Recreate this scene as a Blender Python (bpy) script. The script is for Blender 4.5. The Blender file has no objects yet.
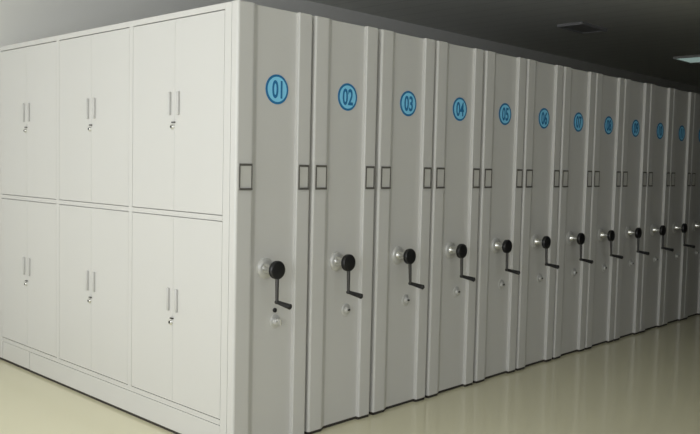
import bpy, bmesh, math
from mathutils import Matrix, Vector

scn = bpy.context.scene
COL = scn.collection
PI = math.pi

# ------------------------------------------------------------------ materials
def material(name, color, rough=.5, metal=0.0, spec=.5, coat=0.0, emit=None, estr=0.0):
    m = bpy.data.materials.new(name)
    m.use_nodes = True
    b = m.node_tree.nodes['Principled BSDF']
    b.inputs['Base Color'].default_value = (*color, 1)
    b.inputs['Roughness'].default_value = rough
    b.inputs['Metallic'].default_value = metal
    b.inputs['Specular IOR Level'].default_value = spec
    b.inputs['Coat Weight'].default_value = coat
    if emit:
        b.inputs['Emission Color'].default_value = (*emit, 1)
        b.inputs['Emission Strength'].default_value = estr
    return m

def noisy(m, c1, c2, scale, bump=0.0, bump_scale=200.0, detail=3.0):
    """object-space noise between two close colours, with an optional fine bump"""
    nt = m.node_tree; n = nt.nodes; l = nt.links
    b = n['Principled BSDF']
    tc = n.new('ShaderNodeTexCoord')
    no = n.new('ShaderNodeTexNoise'); no.inputs['Scale'].default_value = scale; no.inputs['Detail'].default_value = detail
    mx = n.new('ShaderNodeMix'); mx.data_type = 'RGBA'
    mx.inputs[6].default_value = (*c1, 1); mx.inputs[7].default_value = (*c2, 1)
    l.new(tc.outputs['Object'], no.inputs['Vector'])
    l.new(no.outputs['Fac'], mx.inputs[0])
    l.new(mx.outputs[2], b.inputs['Base Color'])
    if bump:
        n2 = n.new('ShaderNodeTexNoise'); n2.inputs['Scale'].default_value = bump_scale
        bp = n.new('ShaderNodeBump'); bp.inputs['Strength'].default_value = bump; bp.inputs['Distance'].default_value = .002
        l.new(tc.outputs['Object'], n2.inputs['Vector'])
        l.new(n2.outputs['Fac'], bp.inputs['Height'])
        l.new(bp.outputs['Normal'], b.inputs['Normal'])
    return m

PAINT = noisy(material('grey powder coat', (.60, .60, .57), .30, spec=.5), (.625, .622, .607), (.645, .642, .627), 1.6, .04, 600)
DARK = material('dark chassis and gap shade', (.035, .03, .025), .7)
BLACK = material('black plastic', (.012, .012, .013), .35)
ARMM = material('dark crank steel', (.07, .068, .065), .38, metal=.6)
CHROME = material('satin chrome', (.80, .80, .78), .22, metal=1.0)
PULL = material('silver grey door pull', (.60, .60, .59), .4, metal=.2)
SILVER = material('silver grey cast metal', (.66, .66, .65), .3, metal=.35)
WIRE = material('dark grey holder frame', (.11, .105, .095), .5)
CARD = material('grey label card', (.60, .595, .57), .5)
BLUE = material('light blue sticker', (.26, .70, 1.0), .5)
NAVY = material('deep blue ink', (.015, .18, .42), .5)
FLOOR = noisy(material('polished beige tile', (.55, .52, .38), .1, spec=.5), (.75, .715, .515), (.79, .755, .555), .9)
WALLM = noisy(material('white wall paint', (.72, .72, .69), .9, spec=.2), (.83, .83, .81), (.87, .87, .85), .7)
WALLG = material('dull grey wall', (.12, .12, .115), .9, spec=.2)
CEIL = material('grey ceiling strip', (.30, .31, .29), .8, spec=.2)
LAMPM = material('far lamp diffuser', (.7, .75, .73), .5, emit=(.62, .85, .78), estr=.30)
OFFM = material('unlit lamp diffuser', (.36, .36, .37), .5)
FRAMEM = material('white window frame', (.75, .75, .74), .4)
GLASS = material('window glass', (.9, .95, .95), .02)
GLASS.node_tree.nodes['Principled BSDF'].inputs['Transmission Weight'].default_value = 1.0

def ceiling_bands(m):
    nt = m.node_tree; n = nt.nodes; l = nt.links
    tc = n.new('ShaderNodeTexCoord')
    w = n.new('ShaderNodeTexWave'); w.wave_type = 'BANDS'; w.bands_direction = 'X'; w.wave_profile = 'SAW'
    w.inputs['Scale'].default_value = 1.05; w.inputs['Distortion'].default_value = 0
    r = n.new('ShaderNodeValToRGB')
    r.color_ramp.elements[0].color = (.66, .67, .645, 1); r.color_ramp.elements[0].position = 0.0
    r.color_ramp.elements[1].color = (.80, .81, .775, 1); r.color_ramp.elements[1].position = .10
    l.new(tc.outputs['Object'], w.inputs['Vector']); l.new(w.outputs['Fac'], r.inputs['Fac'])
    l.new(r.outputs['Color'], n['Principled BSDF'].inputs['Base Color'])
ceiling_bands(CEIL)

# ------------------------------------------------------------------ mesh helpers
def bx(bm, x0, x1, y0, y1, z0, z1, bevel=0.0):
    vs = [bm.verts.new(v) for v in ((x0,y0,z0),(x1,y0,z0),(x1,y1,z0),(x0,y1,z0),(x0,y0,z1),(x1,y0,z1),(x1,y1,z1),(x0,y1,z1))]
    fs = [bm.faces.new([vs[i] for i in q]) for q in ((0,3,2,1),(4,5,6,7),(0,1,5,4),(1,2,6,5),(2,3,7,6),(3,0,4,7))]
    if bevel:
        es = list({e for f in fs for e in f.edges})
        bmesh.ops.bevel(bm, geom=es, offset=bevel, segments=2, profile=.5, affect='EDGES')

def lathe(bm, prof, center, axis='Y', seg=28):
    """profile = [(along, radius)...] revolved round an axis through center"""
    rings = []
    for a, r in prof:
        ring = []
        for i in range(seg):
            t = 2*PI*i/seg; c, s = r*math.cos(t), r*math.sin(t)
            p = {'Y': (c, a, s), 'X': (a, c, s), 'Z': (c, s, a)}[axis]
            ring.append(bm.verts.new(Vector(center)+Vector(p)))
        rings.append(ring)
    for A, B in zip(rings, rings[1:]):
        for i in range(seg):
            j = (i+1) % seg
            bm.faces.new((A[i], A[j], B[j], B[i]))
    bm.faces.new(rings[0][::-1]); bm.faces.new(rings[-1])

def tube(bm, p0, p1, r0, r1, seg=16, cap=.35):
    """tapered rod with rounded ends"""
    p0, p1 = Vector(p0), Vector(p1); d = p1-p0; L = d.length
    q = Vector((0,0,1)).rotation_difference(d.normalized()).to_matrix()
    prof = [(0, r0*.6), (r0*cap, r0), (L*.5, (r0+r1)/2), (L-r1*cap, r1), (L, r1*.6)]
    rings = []
    for a, r in prof:
        rings.append([bm.verts.new(p0 + q @ Vector((r*math.cos(2*PI*i/seg), r*math.sin(2*PI*i/seg), a))) for i in range(seg)])
    for A, B in zip(rings, rings[1:]):
        for i in range(seg):
            j = (i+1) % seg
            bm.faces.new((A[i], A[j], B[j], B[i]))
    bm.faces.new(rings[0][::-1]); bm.faces.new(rings[-1])

def prism(bm, pts, z0, z1):
    """closed xy outline pulled up from z0 to z1"""
    a = [bm.verts.new((x, y, z0)) for x, y in pts]; b = [bm.verts.new((x, y, z1)) for x, y in pts]
    n = len(pts)
    for i in range(n):
        j = (i+1) % n
        bm.faces.new((a[i], a[j], b[j], b[i]))
    bm.faces.new(a[::-1]); bm.faces.new(b)

def obj(name, bm, mat, parent=None, smooth=None):
    bmesh.ops.recalc_face_normals(bm, faces=bm.faces)
    me = bpy.data.meshes.new(name); bm.to_mesh(me); bm.free()
    for m in (mat if isinstance(mat, (list, tuple)) else [mat]): me.materials.append(m)
    if smooth is not None:
        me.shade_smooth() if hasattr(me, 'shade_smooth') else None
        me.set_sharp_from_angle(angle=math.radians(smooth))
    o = bpy.data.objects.new(name, me); COL.objects.link(o)
    if parent: o.parent = parent
    return o

def thing(name, label, cat, loc=(0,0,0), group=None):
    o = bpy.data.objects.new(name, None); COL.objects.link(o)
    o.location = loc; o['label'] = label; o['category'] = cat
    if group: o['group'] = group
    return o

def struct(name, bm, mat, parent=None):
    o = obj(name, bm, mat, parent)
    if parent is None: o['kind'] = 'structure'
    return o

B = bmesh.new

# ------------------------------------------------------------------ shelving units
H = 2.30
WD = .508                       # width of one unit
DEPTH = 2.86
ZB = .018
LEFT = [0, .528, 1.065, 1.597, 2.136, 2.667, 3.199, 3.722, 4.245, 4.768, 5.280, 5.790]
XL, XC, RD = .105, .410, .023   # recess of the end panel: from, to, depth

def arc(cx, cy, r, a0, a1, n=5):
    return [(cx+r*math.cos(a0+(a1-a0)*i/n), cy+r*math.sin(a0+(a1-a0)*i/n)) for i in range(n+1)]

def end_outline():
    r = .014; e = .006
    pts = [(0, .048)]
    pts += arc(r, r, r, PI, 1.5*PI)
    for k in range(11):                       # soft ramp down into the recess
        t = k/10
        pts.append((XL-.012+.056*t, RD*(3*t*t-2*t*t*t)))
    pts += [(XC-.001, RD)]
    pts += arc(XC+e, e, e, PI, 1.5*PI, 5)
    pts += arc(WD-r, r, r, 1.5*PI, 2*PI)
    pts += [(WD, .048)]
    return pts

def end_panel_bm():
    bm = B()
    prism(bm, end_outline(), ZB, H)
    return bm

def shelving_body_bm(x0=.004):
    bm = B()
    bx(bm, x0, WD-.004, .049, DEPTH, ZB, H-.002, .003)
    return bm

def chassis_bm():
    bm = B()
    prism(bm, [(min(max(x, .005), WD-.005), y+.004) for x, y in end_outline()], .001, ZB-.001)  # dark strip along the panel foot, paints the shadow line at the floor
    bx(bm, .006, WD-.006, .053, DEPTH-.02, .001, ZB-.001)
    return bm

HX = .216                       # crank axis
HZ = .957
def crank_parts(root, swing):
    fl = B(); lathe(fl, [(RD, .054), (RD-.006, .054), (RD-.012, .047), (RD-.016, .030)], (HX, 0, HZ))
    crank = B()
    lathe(crank, [(-.058, .030), (-.062, .047), (-.080, .049), (-.086, .045), (-.089, .030)], (HX, 0, HZ))
    hub = obj('crank', crank, BLACK, root, 40)
    obj('flange', fl, SILVER, hub, 40)
    sh = B(); lathe(sh, [(RD-.015, .030), (.0, .026), (-.030, .019), (-.057, .019)], (HX, 0, HZ), seg=24)
    obj('shaft', sh, CHROME, hub, 40)
    s, c = math.sin(swing), math.cos(swing)
    ex, ez = HX+.165*s, HZ-.165*c
    ar = B()
    tube(ar, (HX+.03*s, -.076, HZ-.03*c), (ex, -.080, ez), .0105, .0085)
    lathe(ar, [(-.070, .008), (-.074, .011), (-.088, .011), (-.091, .008)], (ex, 0, ez), seg=16)
    obj('arm', ar, ARMM, hub, 40)
    gr = B(); tube(gr, (ex, -.088, ez), (ex+.004, -.182, ez-.012), .0105, .0150)
    obj('grip', gr, BLACK, hub, 40)

def lock_parts(root, first):
    lz = .668
    lx = .290 if first else .304
    bm = B(); lathe(bm, [(RD, .035), (RD-.004, .035), (RD-.006, .031), (RD-.007, .017), (RD-.018, .016), (RD-.020, .013)], (lx, 0, lz))
    lk = obj('lock', bm, SILVER, root, 40)
    k = B(); bx(k, lx-.004, lx+.014, RD-.0225, RD-.0195, lz-.004, lz+.006, .001)
    obj('keyhole', k, BLACK, lk)
    if first:
        k = B(); lathe(k, [(RD, .012), (RD-.008, .012), (RD-.011, .009)], (lx-.004, 0, lz+.060), seg=20)
        obj('lock_button', k, BLACK, root, 40)
        k = B(); bx(k, lx-.003, lx+.003, RD-.050, RD-.022, lz-.014, lz+.016, .002)
        obj('key', k, CHROME, lk)

def holder_part(root, x0, x1):
    z0, z1 = 1.366, 1.500; t = .0075
    bm = B()
    bx(bm, x0, x1, -.006, .0, z1-t*1.5, z1, .001); bx(bm, x0, x1, -.009, .0, z0, z0+t*1.5, .001)
    q = .0045
    bx(bm, x0, x0+q, -.006, .0, z0+t*1.5, z1-t*1.5); bx(bm, x1-q, x1, -.006, .0, z0+t*1.5, z1-t*1.5)
    h = obj('label_holder', bm, WIRE, root)
    c = B(); bx(c, x0+q, x1-q, -.002, .0, z0+t*1.5, z1-t*1.5)
    obj('card', c, CARD, h)

BX, BZ, BR = .278, 1.888, .077
def badge_part(root, text):
    bm = B(); lathe(bm, [(RD, BR), (RD-.003, BR)], (BX, 0, BZ), seg=48)
    ring = obj('number_badge', bm, NAVY, root)
    d = B(); lathe(d, [(RD-.003, BR-.012), (RD-.0038, BR-.012)], (BX, 0, BZ), seg=48)
    obj('disc', d, BLUE, ring)
    cu = bpy.data.curves.new('numerals', 'FONT'); cu.body = text; cu.size = .125; cu.align_x = 'CENTER'; cu.align_y = 'CENTER'
    cu.extrude = .0006; cu.offset = .0026
    tmp = bpy.data.objects.new('numerals', cu); COL.objects.link(tmp)
    dg = bpy.context.evaluated_depsgraph_get()
    me = bpy.data.meshes.new_from_object(tmp.evaluated_get(dg))
    bpy.data.objects.remove(tmp)
    xs = [v.co.x for v in me.vertices]; ys = [v.co.y for v in me.vertices]
    cx, cy = (min(xs)+max(xs))/2, (min(ys)+max(ys))/2
    me.transform(Matrix.Translation((BX, RD-.0044, BZ)) @ Matrix.Rotation(PI/2, 4, 'X') @ Matrix.Diagonal((.68, 1, 1, 1)) @ Matrix.Translation((-cx, -cy, 0)))
    me.materials.clear(); me.materials.append(NAVY)
    o = bpy.data.objects.new('numerals', me); COL.objects.link(o); o.parent = ring

# --- the double doors over the outer long side of the first unit
P = .892
DOORS = [(.108+P*k, .108+P*k+.850) for k in range(3)]
ZU = (1.236, 2.263)
ZL = (.180, 1.202)

def doors_side(root):
    body = B()
    bx(body, .024, WD-.004, .049, DEPTH, ZB, H-.002)
    # face frame round the doors, level with their faces
    fx = (0.0, .025)
    bx(body, *fx, .052, DOORS[0][0]-.002, ZB, H, .002)
    for k in range(2):
        bx(body, *fx, DOORS[k][1]+.0022, DOORS[k+1][0]-.0022, ZL[0]-.004, ZU[1]+.005, .0)
    bx(body, *fx, DOORS[2][1]+.003, DEPTH, ZB, H, .002)
    bx(body, *fx, DOORS[0][0]-.002, DOORS[2][1]+.003, ZU[1]+.005, H, .002)
    for d in DOORS:
        bx(body, *fx, d[0]-.0018, d[1]+.0018, ZL[1]+.004, ZU[0]-.004)
    bx(body, *fx, DOORS[0][0]-.002, DOORS[2][1]+.003, .148, ZL[0]-.004)
    obj('body', body, PAINT, root)
    pl = B(); bx(pl, .0, .022, DOORS[0][0]-.002, 2.288, ZB, .1445, .0015)
    obj('plinth', pl, PAINT, root)
    pl = B(); bx(pl, .003, .022, 2.300, DOORS[2][1]+.002, ZB, .1445, .0015)
    obj('plinth', pl, PAINT, root)
    for (y0, y1) in DOORS:
        seam = (y0+y1)/2 + .006
        for z0, z1, hz in ((*ZU, (1.752, 1.878)), (*ZL, (.682, .808))):
            for a, b, sgn in ((y0, seam-.0007, -1), (seam+.0007, y1, 1)):
                dm = B(); bx(dm, .0, .020, a, b, z0, z1, .0012)
                door = obj('door', dm, PAINT, root)
                hm = B(); hy = seam + sgn*.040
                bx(hm, -.014, .0, hy-.008, hy+.008, hz[0], hz[1], .004)
                obj('handle', hm, PULL, door, 40)
                if sgn > 0:
                    ly, lz = seam+.016, hz[0]-.062
                    lm = B(); lathe(lm, [(.0, .017), (-.003, .017), (-.004, .012), (-.010, .012), (-.012, .010)], (0, ly, lz), 'X', 20)
                    lk = obj('lock', lm, CHROME, door, 40)
                    km = B(); lathe(km, [(-.0115, .0075), (-.013, .0075)], (0, ly, lz), 'X', 14)
                    obj('keyhole', km, BLACK, lk)
                    cm = B(); bx(cm, -.012, .0, ly-.026, ly-.001, lz+.020, lz+.027, .002)
                    obj('lock_cover', cm, ARMM, lk)

ORD = ['first', 'second', 'third', 'fourth', 'fifth', 'sixth', 'seventh', 'eighth', 'ninth', 'tenth', 'eleventh', 'twelfth']
SWING = [-.02, -.01, .03, .0, -.02, .02, .0, .03, -.02, .0, .02, .0]
protos = {}
GROUP = 'numbered mobile shelving units in one row'
for i, x in enumerate(LEFT):
    num = '%02d' % (i+1)
    if i == 0:
        lab = 'grey shelving unit numbered 01 with white double cupboard doors along its outer side'
    elif i < 7:
        lab = 'grey hand-cranked shelving unit with blue round badge reading %s, between its %s and %s neighbours' % (num, '%02d' % i, '%02d' % (i+2))
    else:
        lab = 'grey hand-cranked shelving unit in dim light, %s in the row counting from the doored unit' % ORD[i]
    root = thing('mobile_shelving_unit', lab, 'shelving unit', (x, 0, 0), GROUP)
    if i == 0:
        doors_side(root)
    else:
        obj('body', shelving_body_bm(), PAINT, root)
    obj('end_panel', end_panel_bm(), PAINT, root)
    obj('chassis', chassis_bm(), DARK, root)
    crank_parts(root, SWING[i])
    lock_parts(root, i == 0)
    holder_part(root, .018, .100)
    holder_part(root, .420, .492)
    badge_part(root, num)

# ------------------------------------------------------------------ the room
RX0, RX1, RY0, RY1, RH = -3.6, 19.0, -5.6, 3.02, 3.18
bm = B(); bx(bm, RX0-.2, RX1+.2, RY0-.2, RY1+.2, -.1, 0); struct('floor', bm, FLOOR)
bm = B(); bx(bm, RX0-.2, RX1+.2, RY0-.2, RY1+.2, RH, RH+.1); struct('ceiling', bm, CEIL)
bm = B(); bx(bm, RX0, RX1, RY1, RY1+.2, 0, RH); struct('wall_back', bm, WALLM)
W0, W1, WZ0, WZ1 = -4.3, 2.3, .6, 2.9
# unseen front wall, with a window opening added for fill light
F0, F1 = -3.2, 1.6
bm = B()
bx(bm, RX0, F0, RY0-.2, RY0, 0, RH); bx(bm, F1, 3.4, RY0-.2, RY0, 0, RH)
bx(bm, 3.4, RX1, RY0-.2, -2.3, 0, RH)          # added unseen block, keeps front light off the far units
bx(bm, F0, F1, RY0-.2, RY0, 0, WZ0); bx(bm, F0, F1, RY0-.2, RY0, WZ1, RH)
struct('wall_front_and_light_block', bm, WALLG)
bm = B(); bx(bm, RX1, RX1+.2, RY0-.2, RY1+.2, 0, RH); struct('wall_right', bm, WALLG)
bm = B()
bx(bm, RX0-.2, RX0, RY0-.2, W0, 0, RH); bx(bm, RX0-.2, RX0, W1, RY1+.2, 0, RH)
bx(bm, RX0-.2, RX0, W0, W1, 0, WZ0); bx(bm, RX0-.2, RX0, W0, W1, WZ1, RH)
struct('wall_left', bm, WALLM)
NW = 4
for k in range(NW):
    a = W0+(W1-W0)*k/NW; b = W0+(W1-W0)*(k+1)/NW; t = .04
    bm = B()
    bx(bm, RX0-.14, RX0-.07, a, a+t, WZ0, WZ1); bx(bm, RX0-.14, RX0-.07, b-t, b, WZ0, WZ1)
    bx(bm, RX0-.14, RX0-.07, a+t, b-t, WZ0, WZ0+t); bx(bm, RX0-.14, RX0-.07, a+t, b-t, WZ1-t, WZ1)
    w = struct('window_%d' % (k+1), bm, FRAMEM)
    g = B(); bx(g, RX0-.125, RX0-.119, a+t, b-t, WZ0+t, WZ1-t)
    obj('pane', g, GLASS, w)
for k in range(3):  # frames and panes for the added front opening, out of view
    a = F0+(F1-F0)*k/3; b = F0+(F1-F0)*(k+1)/3; t = .04
    bm = B()
    bx(bm, a, a+t, RY0-.14, RY0-.07, WZ0, WZ1); bx(bm, b-t, b, RY0-.14, RY0-.07, WZ0, WZ1)
    bx(bm, a+t, b-t, RY0-.14, RY0-.07, WZ0, WZ0+t); bx(bm, a+t, b-t, RY0-.14, RY0-.07, WZ1-t, WZ1)
    w = struct('window_%d' % (NW+k+1), bm, FRAMEM)
    g = B(); bx(g, a+t, b-t, RY0-.125, RY0-.119, WZ0+t, WZ1-t)
    obj('pane', g, GLASS, w)

# ceiling lamps
def lamp(label, x0, x1, y0, y1, diff, group=None):
    cx, cy = (x0+x1)/2, (y0+y1)/2
    t = thing('ceiling_light', label, 'ceiling light', (cx, cy, RH), group)
    hx, hy = (x1-x0)/2, (y1-y0)/2; f = .02
    bm = B()
    bx(bm, -hx, hx, -hy, -hy+f, -.03, 0); bx(bm, -hx, hx, hy-f, hy, -.03, 0)
    bx(bm, -hx, -hx+f, -hy+f, hy-f, -.03, 0); bx(bm, hx-f, hx, -hy+f, hy-f, -.03, 0)
    obj('frame', bm, PAINT if diff is not OFFM else OFFM, t)
    bm = B(); bx(bm, -hx+f, hx-f, -hy+f, hy-f, -.022, 0)
    obj('diffuser', bm, diff, t)
    return t
lamp('pale greenish ceiling light panel glowing above the far end of the row', 9.36, 9.98, 1.10, 1.72, LAMPM)
lamp('small unlit dark ceiling fixture above the middle of the row', 6.0, 6.6, 1.38, 1.70, OFFM)

# ------------------------------------------------------------------ light
def area(name, loc, rot, sx, sy, watts, color):
    l = bpy.data.lights.new(name, 'AREA'); l.shape = 'RECTANGLE'; l.size = sx; l.size_y = sy
    l.energy = watts; l.color = color
    o = bpy.data.objects.new(name, l); COL.objects.link(o); o.location = loc; o.rotation_euler = rot
    return o
area('window_daylight', (RX0-.05, (W0+W1)/2, (WZ0+WZ1)/2), (0, -PI/2, 0), WZ1-WZ0-.1, W1-W0-.1, 122, (1.0, 1.0, .995))
area('added_front_fill', ((F0+F1)/2, RY0-.05, (WZ0+WZ1)/2), (PI/2, 0, 0), F1-F0-.1, WZ1-WZ0-.1, 34, (1.0, .975, .955))  # added fill from the invented front opening, lifts the nearer end panels
wd = bpy.data.worlds.new('sky'); scn.world = wd; wd.use_nodes = True
wd.node_tree.nodes['Background'].inputs[0].default_value = (.75, .85, 1, 1)
wd.node_tree.nodes['Background'].inputs[1].default_value = .6

# ------------------------------------------------------------------ camera
cam = bpy.data.cameras.new('camera'); co = bpy.data.objects.new('camera', cam); COL.objects.link(co)
cam.sensor_width = 36; cam.lens = 813.986/700*36; cam.clip_start = .05
r = Vector((0.6923529445419935, -0.721209867990319, 0.022443852107374172))
u = Vector((0.030929141355674684, 0.060738961362942795, 0.9976743791375777))
f = Vector((0.7208958235411215, 0.6900486250156125, -0.06435920070223589))
m = Matrix(((r.x, u.x, -f.x, -2.53057), (r.y, u.y, -f.y, -3.21248), (r.z, u.z, -f.z, 1.50703), (0, 0, 0, 1)))
co.matrix_world = m
scn.camera = co
scn.view_settings.view_transform = 'Standard'; scn.view_settings.look = 'None'
scn.view_settings.gamma = 1; scn.view_settings.exposure = 0; scn.view_settings.use_curve_mapping = False
